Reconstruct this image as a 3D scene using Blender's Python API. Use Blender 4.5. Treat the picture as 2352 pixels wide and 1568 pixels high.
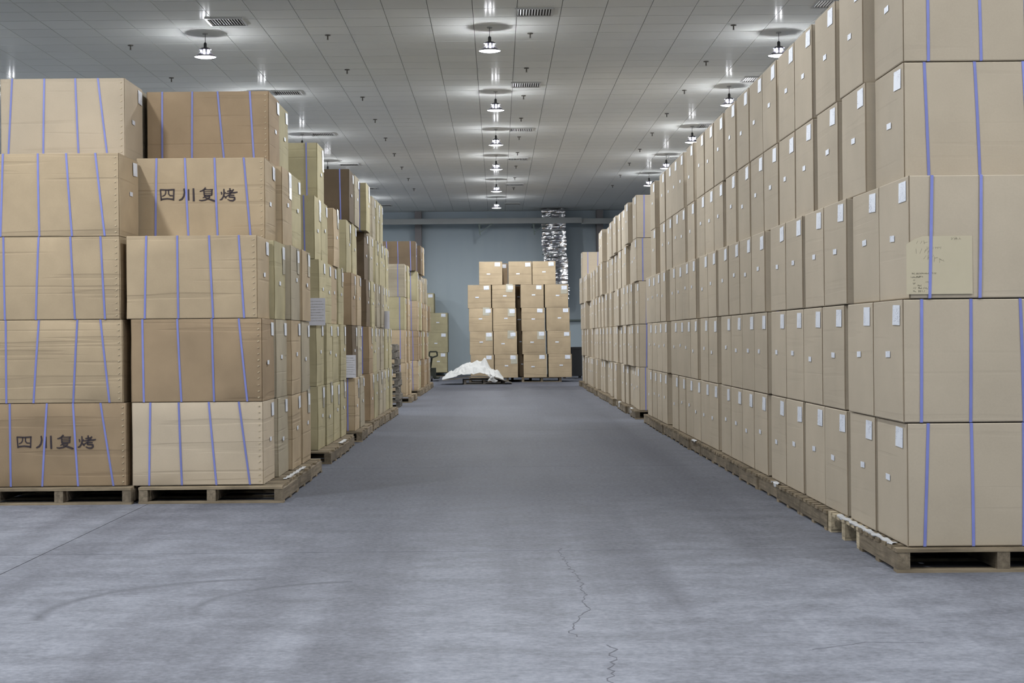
import bpy, bmesh, math, random
from mathutils import Vector, Matrix, noise

for o in list(bpy.data.objects):
    bpy.data.objects.remove(o, do_unlink=True)
SC = bpy.context.scene
COL = SC.collection
R = math.radians

# ------------------------------------------------------------------ camera
cam_d = bpy.data.cameras.new('camera')
cam_d.sensor_width = 36.0
cam_d.lens = 36.0 * 3690 / 2352
cam_d.shift_x = 33 / 2352
cam_d.shift_y = -9 / 2352
cam_d.clip_start = 0.1
cam_d.clip_end = 200
cam = bpy.data.objects.new('camera', cam_d)
cam.location = (0, 0, 1.35)
cam.rotation_euler = (R(90), R(0.5), 0)
COL.objects.link(cam)
SC.camera = cam

# ------------------------------------------------------------------ world, exposure
w = bpy.data.worlds.new('world')
w.use_nodes = True
w.node_tree.nodes['Background'].inputs[0].default_value = (0.5, 0.55, 0.62, 1)
w.node_tree.nodes['Background'].inputs[1].default_value = 0.02
SC.world = w
SC.view_settings.view_transform = 'Standard'
SC.view_settings.look = 'None'
SC.view_settings.gamma = 1.0
SC.view_settings.use_curve_mapping = False
SC.view_settings.exposure = 0.0
SC.cycles.adaptive_threshold = 0.06
SC.cycles.max_bounces = 6
SC.cycles.diffuse_bounces = 3
SC.cycles.glossy_bounces = 2
SC.cycles.caustics_reflective = False
SC.cycles.caustics_refractive = False
LAMP_W = 97.0
NEAR_GAIN = 1.15      # stronger output for the lamps nearest the camera
LAMP_COLOR = (0.95, 0.98, 1.0)

CEIL = 5.93

# ------------------------------------------------------------------ helpers
def sset(n, name, v):
    if name in n.inputs:
        n.inputs[name].default_value = v

def new_mat(name):
    m = bpy.data.materials.new(name)
    m.use_nodes = True
    nt = m.node_tree
    return m, nt, nt.nodes, nt.links, nt.nodes['Principled BSDF']

def mix_rgb(nt, fac, a, b, blend='MIX'):
    n = nt.nodes.new('ShaderNodeMix')
    n.data_type = 'RGBA'
    n.blend_type = blend
    for sock, v in ((n.inputs[0], fac), (n.inputs[6], a), (n.inputs[7], b)):
        if hasattr(v, 'is_linked'):
            nt.links.new(v, sock)
        elif isinstance(v, (tuple, list)):
            sock.default_value = (*v, 1) if len(v) == 3 else v
        else:
            sock.default_value = v
    return n.outputs[2]

def ramp(nt, fac, p0, p1, c0=(0, 0, 0, 1), c1=(1, 1, 1, 1)):
    n = nt.nodes.new('ShaderNodeValToRGB')
    n.color_ramp.elements[0].position = p0
    n.color_ramp.elements[1].position = p1
    n.color_ramp.elements[0].color = c0
    n.color_ramp.elements[1].color = c1
    nt.links.new(fac, n.inputs[0])
    return n.outputs[0]

def noise_tex(nt, scale, detail=3, vec=None, rough=0.55, dist=0.0):
    n = nt.nodes.new('ShaderNodeTexNoise')
    n.inputs['Scale'].default_value = scale
    n.inputs['Detail'].default_value = detail
    n.inputs['Roughness'].default_value = rough
    n.inputs['Distortion'].default_value = dist
    if vec is not None:
        nt.links.new(vec, n.inputs['Vector'])
    return n.outputs[0]

def obj_vec(nt, scale=(1, 1, 1), rand=True):
    tc = nt.nodes.new('ShaderNodeTexCoord')
    mp = nt.nodes.new('ShaderNodeMapping')
    mp.inputs['Scale'].default_value = scale
    nt.links.new(tc.outputs['Object'], mp.inputs['Vector'])
    out = mp.outputs[0]
    if rand:
        oi = nt.nodes.new('ShaderNodeObjectInfo')
        mul = nt.nodes.new('ShaderNodeMath'); mul.operation = 'MULTIPLY'; mul.inputs[1].default_value = 37.0
        nt.links.new(oi.outputs['Random'], mul.inputs[0])
        ad = nt.nodes.new('ShaderNodeVectorMath'); ad.operation = 'ADD'
        nt.links.new(out, ad.inputs[0]); nt.links.new(mul.outputs[0], ad.inputs[1])
        out = ad.outputs[0]
    return out

def rand_value(nt, lo, hi):
    oi = nt.nodes.new('ShaderNodeObjectInfo')
    mr = nt.nodes.new('ShaderNodeMapRange')
    mr.inputs['To Min'].default_value = lo
    mr.inputs['To Max'].default_value = hi
    nt.links.new(oi.outputs['Random'], mr.inputs['Value'])
    return mr.outputs[0]

def hsv(nt, col, value_sock):
    n = nt.nodes.new('ShaderNodeHueSaturation')
    nt.links.new(col, n.inputs['Color'])
    nt.links.new(value_sock, n.inputs['Value'])
    return n.outputs[0]

def bump(nt, height, strength, dist=0.01):
    n = nt.nodes.new('ShaderNodeBump')
    n.inputs['Strength'].default_value = strength
    n.inputs['Distance'].default_value = dist
    nt.links.new(height, n.inputs['Height'])
    return n.outputs[0]

def math_node(nt, op, a, b=None):
    n = nt.nodes.new('ShaderNodeMath'); n.operation = op
    for sock, v in zip(n.inputs, (a, b)):
        if v is None: continue
        if hasattr(v, 'is_linked'): nt.links.new(v, sock)
        else: sock.default_value = v
    return n.outputs[0]

def carton_mat(name, base, vary=0.09, crease=0.25, stain=0.10):
    m, nt, N, L, P = new_mat(name)
    v = obj_vec(nt)
    big = noise_tex(nt, 2.2, 3, v)
    fine = noise_tex(nt, 90, 2, v)
    dark = tuple(c * (1 - stain * 1.6) for c in base)
    lite = tuple(min(1, c * (1 + stain)) for c in base)
    c = mix_rgb(nt, ramp(nt, big, 0.3, 0.72), dark, lite)
    c = mix_rgb(nt, 0.18, c, mix_rgb(nt, fine, tuple(x * .75 for x in base), tuple(min(1, x * 1.25) for x in base)))
    # faint horizontal flute lines pressed through the liner
    v2 = obj_vec(nt, (0.35, 0.35, 11))
    lines = ramp(nt, noise_tex(nt, 1.5, 1.5, v2), .60, .66, (1, 1, 1, 1), (0, 0, 0, 1))
    c = mix_rgb(nt, crease * 0.5, c, mix_rgb(nt, lines, tuple(x * .62 for x in base), c))
    c = hsv(nt, c, rand_value(nt, 1 - vary, 1 + vary))
    L.new(c, P.inputs['Base Color'])
    P.inputs['Roughness'].default_value = 0.78
    sset(P, 'Specular IOR Level', 0.25)
    L.new(bump(nt, lines, crease * .8, 0.006), P.inputs['Normal'])
    return m

def plain_mat(name, base, rough=0.6, metal=0.0, vary=0.0, nscale=0, namp=0.1, spec=0.5):
    m, nt, N, L, P = new_mat(name)
    P.inputs['Roughness'].default_value = rough
    P.inputs['Metallic'].default_value = metal
    sset(P, 'Specular IOR Level', spec)
    P.inputs['Base Color'].default_value = (*base, 1)
    if nscale or vary:
        v = obj_vec(nt)
        n = noise_tex(nt, nscale or 5, 3, v)
        c = mix_rgb(nt, n, tuple(x * (1 - namp) for x in base), tuple(min(1, x * (1 + namp)) for x in base))
        if vary:
            c = hsv(nt, c, rand_value(nt, 1 - vary, 1 + vary))
        L.new(c, P.inputs['Base Color'])
    return m

def wood_mat(name, base, along, vary=0.25):
    m, nt, N, L, P = new_mat(name)
    sc = (1.2, 22, 22) if along == 'x' else (22, 1.2, 22)
    v = obj_vec(nt, sc)
    g = noise_tex(nt, 1.6, 4, v, 0.65, 0.4)
    blot = noise_tex(nt, 5, 3, obj_vec(nt))
    c = mix_rgb(nt, ramp(nt, g, .3, .7), tuple(x * .55 for x in base), tuple(x * 1.15 for x in base))
    c = mix_rgb(nt, ramp(nt, blot, .45, .75), c, tuple(x * .5 for x in base))
    c = hsv(nt, c, rand_value(nt, 1 - vary, 1 + vary))
    L.new(c, P.inputs['Base Color'])
    P.inputs['Roughness'].default_value = 0.85
    sset(P, 'Specular IOR Level', 0.2)
    L.new(bump(nt, g, 0.4, 0.01), P.inputs['Normal'])
    return m

def emit_mat(name, col, strength):
    m, nt, N, L, P = new_mat(name)
    P.inputs['Base Color'].default_value = (*col, 1)
    sset(P, 'Emission Color', (*col, 1))
    sset(P, 'Emission Strength', strength)
    return m

M = {}
M['tan'] = carton_mat('carton_tan', (0.455, 0.387, 0.297), 0.05, 0.12, 0.05)
M['kraft'] = carton_mat('carton_kraft', (0.435, 0.338, 0.222), 0.07, 0.45, 0.10)
M['pale'] = carton_mat('carton_pale', (0.50, 0.415, 0.31), 0.05, 0.35, 0.07)
M['brown'] = carton_mat('carton_brown', (0.33, 0.24, 0.15), 0.08, 0.4, 0.12)
M['shaded_brown'] = carton_mat('carton_shaded_brown', (0.145, 0.105, 0.067), 0.08, 0.3, 0.12)  # brown darkened in the colour to stand for shade on far stack fronts
M['olive'] = carton_mat('carton_olive', (0.415, 0.365, 0.225), 0.07, 0.3, 0.12)
M['grey'] = carton_mat('carton_grey', (0.375, 0.325, 0.24), 0.07, 0.4, 0.14)
M['strap'] = plain_mat('strap_blue', (0.19, 0.215, 0.52), 0.45, vary=0.1, nscale=8, namp=0.15)
M['ink'] = plain_mat('ink', (0.035, 0.025, 0.03), 0.8, nscale=30, namp=0.4)
M['pen'] = plain_mat('pen', (0.24, 0.22, 0.16), 0.8, nscale=30, namp=0.2)
M['stitch'] = plain_mat('stitch', (0.52, 0.43, 0.29), 0.6, nscale=30, namp=0.2)
M['wood_x'] = wood_mat('pallet_wood_x', (0.27, 0.215, 0.145), 'x')
M['wood_y'] = wood_mat('pallet_wood_y', (0.235, 0.19, 0.135), 'y')
M['new_x'] = wood_mat('pale_wood_x', (0.55, 0.46, 0.32), 'x', 0.08)
M['new_y'] = wood_mat('pale_wood_y', (0.55, 0.46, 0.32), 'y', 0.08)
M['dark_x'] = wood_mat('dark_wood_x', (0.22, 0.20, 0.175), 'x')
M['dark_y'] = wood_mat('dark_wood_y', (0.15, 0.135, 0.115), 'y')
M['notice'] = plain_mat('notice_paper', (0.62, 0.62, 0.68), 0.6, nscale=9, namp=0.05)
M['sheet'] = plain_mat('kraft_card', (0.50, 0.44, 0.315), 0.7, nscale=4, namp=0.06)
M['steel'] = plain_mat('lamp_steel', (0.13, 0.125, 0.15), 0.3, 0.9)
M['black'] = plain_mat('black_plastic', (0.02, 0.02, 0.022), 0.45)
M['cord'] = plain_mat('grey_cord', (0.16, 0.16, 0.16), 0.6)
M['brass'] = plain_mat('sprinkler_metal', (0.10, 0.09, 0.075), 0.45, 0.6)
M['flange'] = plain_mat('flange_grey', (0.42, 0.42, 0.40), 0.5)
M['grille'] = plain_mat('grille_white', (0.50, 0.50, 0.48), 0.5)
M['void'] = plain_mat('dark_duct', (0.03, 0.03, 0.032), 0.8)
M['film'] = plain_mat('white_film', (0.56, 0.57, 0.59), 0.4, nscale=20, namp=0.25)
M['sack'] = plain_mat('white_sheet', (0.50, 0.50, 0.49), 0.6, nscale=6, namp=0.07)
M['steel_grey'] = plain_mat('painted_steel', (0.36, 0.37, 0.36), 0.55, 0.2, nscale=3, namp=0.08)
M['col_paint'] = plain_mat('column_paint', (0.26, 0.24, 0.24), 0.6, nscale=3, namp=0.1)
M['bracket'] = plain_mat('bracket_steel', (0.13, 0.16, 0.15), 0.5, 0.4)
M['truck'] = plain_mat('truck_paint', (0.018, 0.021, 0.013), 0.5, 0.2, nscale=8, namp=0.2)
M['tape'] = plain_mat('packing_tape', (0.44, 0.415, 0.34), 0.25, nscale=7, namp=0.18, vary=.1)
M['glass'] = emit_mat('lamp_diffuser', (0.95, 0.97, 1.0), 5.0)
M['glass'].cycles.emission_sampling = 'NONE'      # the lamp's disc light sits right under it
M['slot'] = emit_mat('lamp_slot', (0.93, 0.95, 1.0), 2300.0)

def label_mat():
    m, nt, N, L, P = new_mat('label_paper')
    v = obj_vec(nt, (1, 90, 160))
    n = noise_tex(nt, 1.0, 2, v)
    v2 = obj_vec(nt, (1, 9, 12))
    area = noise_tex(nt, 1.0, 1, v2)
    msk = N.new('ShaderNodeMath'); msk.operation = 'MULTIPLY'
    L.new(ramp(nt, n, .52, .6), msk.inputs[0]); L.new(ramp(nt, area, .45, .6), msk.inputs[1])
    c = mix_rgb(nt, msk.outputs[0], (0.74, 0.77, 0.84), (0.42, 0.44, 0.52))
    L.new(c, P.inputs['Base Color'])
    P.inputs['Roughness'].default_value = 0.45
    return m
M['label'] = label_mat()

def foil_mat():
    m, nt, N, L, P = new_mat('duct_foil')
    P.inputs['Metallic'].default_value = 1.0
    P.inputs['Roughness'].default_value = 0.2
    P.inputs['Base Color'].default_value = (0.80, 0.79, 0.80, 1)
    n = noise_tex(nt, 5, 3, obj_vec(nt), 0.5, 0.4)
    L.new(bump(nt, n, 0.5, 0.05), P.inputs['Normal'])
    return m
M['foil'] = foil_mat()

def floor_mat():
    m, nt, N, L, P = new_mat('concrete')
    tc = N.new('ShaderNodeTexCoord')
    geo = N.new('ShaderNodeNewGeometry')
    pos = geo.outputs['Position']
    def mapped(s):
        mp = N.new('ShaderNodeMapping'); mp.inputs['Scale'].default_value = s
        L.new(pos, mp.inputs['Vector']); return mp.outputs[0]
    big = noise_tex(nt, 0.5, 4, mapped((.8, 1, 1)), .6)
    mid = noise_tex(nt, 3.4, 8, mapped((.7, 1, 1)), .72)
    fine = noise_tex(nt, 28, 4, mapped((1, 1, 1)), .7)
    lane = noise_tex(nt, 1.3, 3, mapped((1, .06, 1)), .6)
    c = mix_rgb(nt, ramp(nt, big, .32, .68), (0.172, 0.181, 0.216), (0.232, 0.243, 0.282))
    c = mix_rgb(nt, ramp(nt, mid, .30, .80), c, (0.262, 0.272, 0.312))
    c = mix_rgb(nt, .62, c, mix_rgb(nt, ramp(nt, mid, .33, .58), (0.098, 0.102, 0.120), c))
    c = mix_rgb(nt, ramp(nt, lane, .46, .66, (0, 0, 0, 1), (.6, .6, .6, 1)), c, (0.080, 0.082, 0.100))
    # darker, bluer floor down the aisle, deepening away from the camera
    sep0 = N.new('ShaderNodeSeparateXYZ'); L.new(pos, sep0.inputs[0])
    ly = N.new('ShaderNodeMapRange'); ly.inputs['From Min'].default_value = 7.5; ly.inputs['From Max'].default_value = 14.0
    L.new(sep0.outputs[1], ly.inputs['Value'])
    lx = N.new('ShaderNodeMath'); lx.operation = 'ABSOLUTE'; L.new(sep0.outputs[0], lx.inputs[0])
    lxr = N.new('ShaderNodeMapRange'); lxr.inputs['From Min'].default_value = 3.2; lxr.inputs['From Max'].default_value = 1.8
    L.new(lx.outputs[0], lxr.inputs['Value'])
    lm = N.new('ShaderNodeMath'); lm.operation = 'MULTIPLY'; L.new(ly.outputs[0], lm.inputs[0]); L.new(lxr.outputs[0], lm.inputs[1])
    lm2 = N.new('ShaderNodeMath'); lm2.operation = 'MULTIPLY'; L.new(lm.outputs[0], lm2.inputs[0]); lm2.inputs[1].default_value = .8
    c = mix_rgb(nt, lm2.outputs[0], c, mix_rgb(nt, ramp(nt, mid, .3, .75), (0.022, 0.026, 0.041), (0.045, 0.051, 0.074)))
    c = mix_rgb(nt, .30, c, mix_rgb(nt, ramp(nt, fine, .35, .65), mix_rgb(nt, .6, c, (0, 0, 0)), mix_rgb(nt, .25, c, (.6, .6, .64))))
    # tyre arcs swept on the slab
    sep = N.new('ShaderNodeSeparateXYZ'); L.new(pos, sep.inputs[0])
    for cx, cy, rad, wd, amt in ((-.72, 8.13, .81, .045, .75), (-1.22, 8.02, 1.05, .06, .75)):
        cmb = N.new('ShaderNodeVectorMath'); cmb.operation = 'DISTANCE'
        flat = N.new('ShaderNodeCombineXYZ')
        L.new(sep.outputs[0], flat.inputs[0]); L.new(sep.outputs[1], flat.inputs[1])
        L.new(flat.outputs[0], cmb.inputs[0]); cmb.inputs[1].default_value = (cx, cy, 0)
        f = ramp(nt, math_node(nt, 'ABSOLUTE', math_node(nt, 'SUBTRACT', cmb.outputs['Value'], rad)), 0.0, wd, (1, 1, 1, 1), (0, 0, 0, 1))
        f = math_node(nt, 'MULTIPLY', f, math_node(nt, 'LESS_THAN', sep.outputs[0], cx - .1))
        f = math_node(nt, 'MULTIPLY', f, math_node(nt, 'GREATER_THAN', sep.outputs[1], cy - .25))
        f = math_node(nt, 'MULTIPLY', f, ramp(nt, mid, .3, .6))
        f = math_node(nt, 'MULTIPLY', f, amt)
        c = mix_rgb(nt, f, c, (0.065, 0.067, 0.080))
    L.new(c, P.inputs['Base Color'])
    rr = N.new('ShaderNodeMapRange'); rr.inputs['To Min'].default_value = .55; rr.inputs['To Max'].default_value = .8
    L.new(mid, rr.inputs['Value']); L.new(rr.outputs[0], P.inputs['Roughness'])
    sset(P, 'Specular IOR Level', 0.16)
    L.new(bump(nt, fine, .12, .004), P.inputs['Normal'])
    return m
M['floor'] = floor_mat()
M['crack'] = plain_mat('crack_dark', (0.10, 0.10, 0.12), 0.9)

def ceiling_mat():
    m, nt, N, L, P = new_mat('ceiling_panel')
    geo = N.new('ShaderNodeNewGeometry')
    n = noise_tex(nt, 0.9, 3, geo.outputs['Position'])
    f = noise_tex(nt, 40, 2, geo.outputs['Position'])
    c = mix_rgb(nt, n, (0.72, 0.73, 0.70), (0.80, 0.81, 0.78))
    c = hsv(nt, c, rand_value(nt, .97, 1.03))
    L.new(c, P.inputs['Base Color'])
    P.inputs['Roughness'].default_value = 1.0
    sset(P, 'Specular IOR Level', 0.0)
    gl = N.new('ShaderNodeBsdfGlossy'); gl.inputs['Roughness'].default_value = 0.16
    gl.inputs['Color'].default_value = (1, 1, 1, 1)
    mx = N.new('ShaderNodeMixShader'); mx.inputs[0].default_value = 0.010
    L.new(P.outputs[0], mx.inputs[1]); L.new(gl.outputs[0], mx.inputs[2])
    out = [q for q in N if q.type == 'OUTPUT_MATERIAL'][0]
    L.new(mx.outputs[0], out.inputs['Surface'])
    bn = bump(nt, n, .25, .03)
    L.new(bn, gl.inputs['Normal'])
    return m
M['ceiling'] = ceiling_mat()
M['joint'] = plain_mat('joint_dark', (0.10, 0.10, 0.10), 0.9)

def wall_mat():
    m, nt, N, L, P = new_mat('wall_paint')
    v = obj_vec(nt, (1, 1, 1), False)
    n = noise_tex(nt, 0.5, 3, v)
    s = noise_tex(nt, 1.2, 3, obj_vec(nt, (2.2, 1, .25), False))
    c = mix_rgb(nt, n, (0.43, 0.51, 0.56), (0.49, 0.56, 0.60))
    c = mix_rgb(nt, ramp(nt, s, .5, .75, (0, 0, 0, 1), (.3, .3, .3, 1)), c, (0.37, 0.46, 0.53))
    L.new(c, P.inputs['Base Color'])
    P.inputs['Roughness'].default_value = 0.55
    return m
M['wall'] = wall_mat()

class MB:
    def __init__(s):
        s.v, s.f = [], []
    def box(s, x0, x1, y0, y1, z0, z1):
        b = len(s.v)
        s.v += [(x0, y0, z0), (x1, y0, z0), (x1, y1, z0), (x0, y1, z0), (x0, y0, z1), (x1, y0, z1), (x1, y1, z1), (x0, y1, z1)]
        s.f += [tuple(b + i for i in q) for q in ((0, 3, 2, 1), (4, 5, 6, 7), (0, 1, 5, 4), (1, 2, 6, 5), (2, 3, 7, 6), (3, 0, 4, 7))]
        return s
    def bar(s, a, c, wd, th):
        a, c = Vector(a), Vector(c)
        d = (c - a).normalized()
        up = Vector((0, 0, 1)) if abs(d.z) < .95 else Vector((0, 1, 0))
        sx = d.cross(up).normalized() * wd / 2
        sy = sx.cross(d).normalized() * th / 2
        b = len(s.v)
        for p in (a, c):
            s.v += [tuple(p - sx - sy), tuple(p + sx - sy), tuple(p + sx + sy), tuple(p - sx + sy)]
        s.f += [tuple(b + i for i in q) for q in ((0, 1, 2, 3), (7, 6, 5, 4), (0, 4, 5, 1), (1, 5, 6, 2), (2, 6, 7, 3), (3, 7, 4, 0))]
        return s
    def lathe(s, prof, n=24, cx=0, cy=0, cap0=False, cap1=False):
        b = len(s.v)
        for r, z in prof:
            for k in range(n):
                t = 2 * math.pi * k / n
                s.v.append((cx + r * math.cos(t), cy + r * math.sin(t), z))
        for i in range(len(prof) - 1):
            for k in range(n):
                k2 = (k + 1) % n
                s.f.append((b + i * n + k, b + i * n + k2, b + (i + 1) * n + k2, b + (i + 1) * n + k))
        if cap0: s.f.append(tuple(b + k for k in reversed(range(n))))
        if cap1: s.f.append(tuple(b + (len(prof) - 1) * n + k for k in range(n)))
        return s
    def mesh(s, name, mat, smooth=False):
        me = bpy.data.meshes.new(name)
        me.from_pydata(s.v, [], s.f)
        bm = bmesh.new(); bm.from_mesh(me)
        bmesh.ops.recalc_face_normals(bm, faces=bm.faces)
        bm.to_mesh(me); bm.free()
        if mat: me.materials.append(M[mat] if isinstance(mat, str) else mat)
        if smooth:
            me.shade_smooth()
            me.set_sharp_from_angle(angle=0.6)
        return me
    def build(s, name, mat, parent=None, smooth=False):
        return put(name, s.mesh(name, mat, smooth), parent)

def put(name, me, parent=None, loc=None, rz=None):
    o = bpy.data.objects.new(name, me)
    COL.objects.link(o)
    if parent: o.parent = parent
    if loc: o.location = loc
    if rz is not None: o.rotation_euler = (0, 0, rz)
    return o

def tag(o, label, cat, group=None, kind=None):
    if label: o['label'] = label
    if cat: o['category'] = cat
    if group: o['group'] = group
    if kind: o['kind'] = kind
    return o

def empty(name, loc, rz=0):
    o = bpy.data.objects.new(name, None)
    o.empty_display_size = .1
    COL.objects.link(o)
    o.location = loc
    o.rotation_euler = (0, 0, rz)
    return o

ORD = ['', 'first', 'second', 'third', 'fourth', 'fifth', 'sixth', 'seventh', 'eighth', 'ninth', 'tenth', 'eleventh', 'twelfth', 'thirteenth',
       'fourteenth', 'fifteenth', 'sixteenth', 'seventeenth', 'eighteenth', 'nineteenth', 'twentieth', 'twenty-first', 'twenty-second',
       'twenty-third', 'twenty-fourth', 'twenty-fifth', 'twenty-sixth', 'twenty-seventh']
TIER = ['', 'bottom', 'second', 'third', 'fourth', 'top']

# ------------------------------------------------------------------ structure
XW, Y0, Y1 = 13.0, -9.0, 58.3
fl = MB().box(-XW, XW, Y0, Y1, -.40, -.03).build('floor', 'crack')
tag(fl, 'grey concrete warehouse floor with fine joints', None, kind='structure')
xs = [-XW, -8.9, -2.9, 3.1, 9.1, XW]
ys = [Y0] + [10.17 + 6.6 * k for k in range(-2, 8)] + [Y1]
for i in range(len(xs) - 1):
    for j in range(len(ys) - 1):
        MB().box(xs[i] + .004, xs[i + 1] - .004, ys[j] + .004, ys[j + 1] - .004, -.03, 0).build('floor_slab', 'floor', fl)

def crack(pts, wd, seed):
    rnd = random.Random(seed)
    P = []
    for (a, b) in zip(pts, pts[1:]):
        n = max(2, int(math.dist(a, b) / .045))
        for k in range(n):
            t = k / n
            P.append((a[0] + (b[0] - a[0]) * t + rnd.uniform(-.018, .018), a[1] + (b[1] - a[1]) * t))
    mb = MB()
    for a, b in zip(P, P[1:]):
        wv = wd * rnd.uniform(.4, 1.2)
        mb.bar((a[0], a[1], .0004), (b[0], b[1], .0004), wv, .0008)
    mb.build('floor_crack', 'crack', fl)
crack([(.43, 5.9), (.43, 6.26), (.49, 6.94), (.47, 7.09)], .007, 1)
crack([(.33, 7.24), (.33, 7.47), (.43, 7.95), (.45, 8.64), (.43, 9.03), (.37, 10.04), (.4, 10.35)], .006, 2)
crack([(1.35, 6.9), (1.62, 7.05), (1.9, 7.02)], .005, 3)

ceil = MB().box(-XW, XW, Y0, Y1, CEIL + .02, CEIL + .25).build('ceiling', 'joint')
tag(ceil, 'white panelled warehouse ceiling', None, kind='structure')
T = 0.62
tile = MB().box(-T / 2 + .004, T / 2 - .004, -T / 2 + .009, T / 2 - .009, 0, .02).mesh('ceiling_tile', 'ceiling')
field = MB()
nx, ny = int(2 * XW / T), int((Y1 - Y0) / T)
ox, oy = -nx * T / 2, Y1 - ny * T
for i in range(nx):
    for j in range(ny):
        x, y = ox + (i + .5) * T, oy + (j + .5) * T
        if abs(x) < 6.85 and 21.6 < y < 29.8:
            put('ceiling_tile', tile, ceil, (x, y, CEIL))
        else:
            field.box(x - T / 2 + .004, x + T / 2 - .004, y - T / 2 + .009, y + T / 2 - .009, CEIL, CEIL + .02)
ff = field.build('ceiling_tile_field', 'ceiling', ceil)
ff['kind'] = 'stuff'

wb = MB().box(-XW, XW, Y1, Y1 + .2, 0, CEIL + .25).build('wall_back', 'wall')
tag(wb, 'blue grey painted end wall of the warehouse', None, kind='structure')
for nm, b in (('wall_left', (-XW - .2, -XW, Y0, Y1)), ('wall_right', (XW, XW + .2, Y0, Y1)), ('wall_front', (-XW, XW, Y0 - .2, Y0))):
    tag(MB().box(*b, 0, CEIL + .25).build(nm, 'wall'), 'blue grey painted warehouse wall', None, kind='structure')
# narrow dark strip high on the end wall
tag(MB().box(-XW, XW, Y1 - .10, Y1 - .001, 5.58, 5.63).build('trim_1', 'bracket'), 'narrow dark strip high on the end wall', None, kind='structure')

# ------------------------------------------------------------------ steel column, rail, duct on the end wall
def wall_column(x, wd, label):
    c = empty('wall_column', (x, 57.9, 0))
    MB().box(-wd / 2, wd / 2, -.02, .0, 0, CEIL - .01).build('flange', 'col_paint', c)
    MB().box(-.02, .02, 0, .38, 0, CEIL - .01).build('web', 'bracket', c)
    MB().box(-wd / 2, wd / 2, .37, .39, 0, CEIL - .01).build('flange', 'col_paint', c)
    tag(c, label, 'column')
wall_column(-2.83, .24, 'grey steel column against the end wall behind the brown cartons')
wall_column(3.72, .24, 'dark steel column in the shadow past the foil duct')

rail = empty('cable_tray', (0, 56.6, 5.47))
MB().box(-XW + .1, 3.0, 0, .12, -.105, .085).build('tray_channel', 'steel_grey', rail)
MB().box(3.0, XW - .1, .12, .24, -.13, .06).build('tray_channel', 'steel_grey', rail)
tag(rail, 'long grey steel channel running under the ceiling across the end wall', 'beam')
for x in (-.62, 1.30):
    b = empty('tray_bracket', (x, 56.75, 5.37))
    MB().bar((0, 0, 0), (.03, 0, -.40), .05, .05).build('upright', 'bracket', b)
    MB().bar((0, 0, 0), (.50, 0, 0), .04, .04).build('arm', 'bracket', b)
    MB().bar((.03, 0, -.30), (.45, 0, -.02), .03, .03).build('brace', 'bracket', b)
    MB().box(-.04, .06, 0.03, 1.5, -.06, -.0).build('wall_arm', 'bracket', b)
    tag(b, 'dark triangular bracket under the channel, ' + ('nearer the steel column' if x < 0 else 'beside the foil duct'), 'bracket', 'channel brackets')

def duct():
    d = empty('foil_duct', (2.08, 57.32, 2.6))
    secs = [(0.0, .62, .05), (.62, 1.72, .0), (1.72, 2.55, -.05), (2.55, 3.31, -.07)]
    rnd = random.Random(5)
    for k, (z0, z1, xo) in enumerate(secs):
        hx, hy = .41, .30
        per = [(-hx, -hy), (hx, -hy), (hx, hy), (-hx, hy)]
        n_side = 14
        ring = []
        for a, b in zip(per, per[1:] + per[:1]):
            for i in range(n_side):
                t = i / n_side
                ring.append((a[0] + (b[0] - a[0]) * t, a[1] + (b[1] - a[1]) * t))
        nz = 30
        mb = MB()
        for j in range(nz + 1):
            z = z0 + (z1 - z0) * j / nz
            e = min(j, nz - j) / nz
            pinch = .93 + .07 * min(1, e * 6)
            for (x, y) in ring:
                p = Vector((x * 5, y * 5, z * 5 + k * 9))
                dsp = noise.noise(p * .6) * .05 + .035 * abs(math.sin(math.pi * z / .15 + 1.6 * noise.noise(p * .5))) * abs(math.sin(8 * x + 1 + noise.noise(p))) + noise.noise(p * 2) * .015
                l = math.hypot(x, y)
                mb.v.append((x * pinch + x / l * dsp + xo, y * pinch + y / l * dsp, z))
        m_ = len(ring)
        for j in range(nz):
            for i in range(m_):
                i2 = (i + 1) % m_
                mb.f.append((j * m_ + i, j * m_ + i2, (j + 1) * m_ + i2, (j + 1) * m_ + i))
        mb.build('foil_section', 'foil', d)
        if k: MB().box(-.40 + xo, .40 + xo, -.30, .30, z0 - .03, z0 + .03).build('band', 'steel_grey', d)
    tag(d, 'square duct wrapped in crinkled silver foil hanging at the end wall', 'duct')
duct()

# ------------------------------------------------------------------ lamps
def lamp_meshes():
    sh = MB().lathe([(.020, .150), (.060, .140), (.092, .118), (.090, .115), (.058, .128), (.060, .080), (.075, .078), (.100, .060), (.135, .030), (.168, .004), (.170, 0), (.166, .002),  # upper brim added to hold back steep uplight from the vent slots
                     (.130, .026), (.095, .052), (.055, .068)], 28).mesh('shade', 'steel', True)
    di = MB().lathe([(.160, .006), (.12, -.004), (.06, -.010), (.004, -.012)], 24, cap1=True).mesh('diffuser', 'glass', True)
    so = MB().lathe([(.012, .145), (.024, .146), (.024, .205), (.014, .222), (.006, .226)], 14, cap1=True).mesh('socket', 'black', True)
    cd = MB().lathe([(.005, .22), (.005, .356)], 8).mesh('cord', 'cord')
    ro = MB().lathe([(.04, .345), (.04, .36), (.001, .36)], 16).mesh('ceiling_rose', 'flange')
    sl = MB().lathe([(.0125, .0), (.0125, .005)], 8, cap0=True)
    sl = sl.mesh('vent_slot', 'slot')
    sl.materials.append(M['black'])
    for p in sl.polygons:
        p.material_index = 0 if len(p.vertices) == 8 else 1
    return sh, di, so, cd, ro, sl
LM = lamp_meshes()
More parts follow.
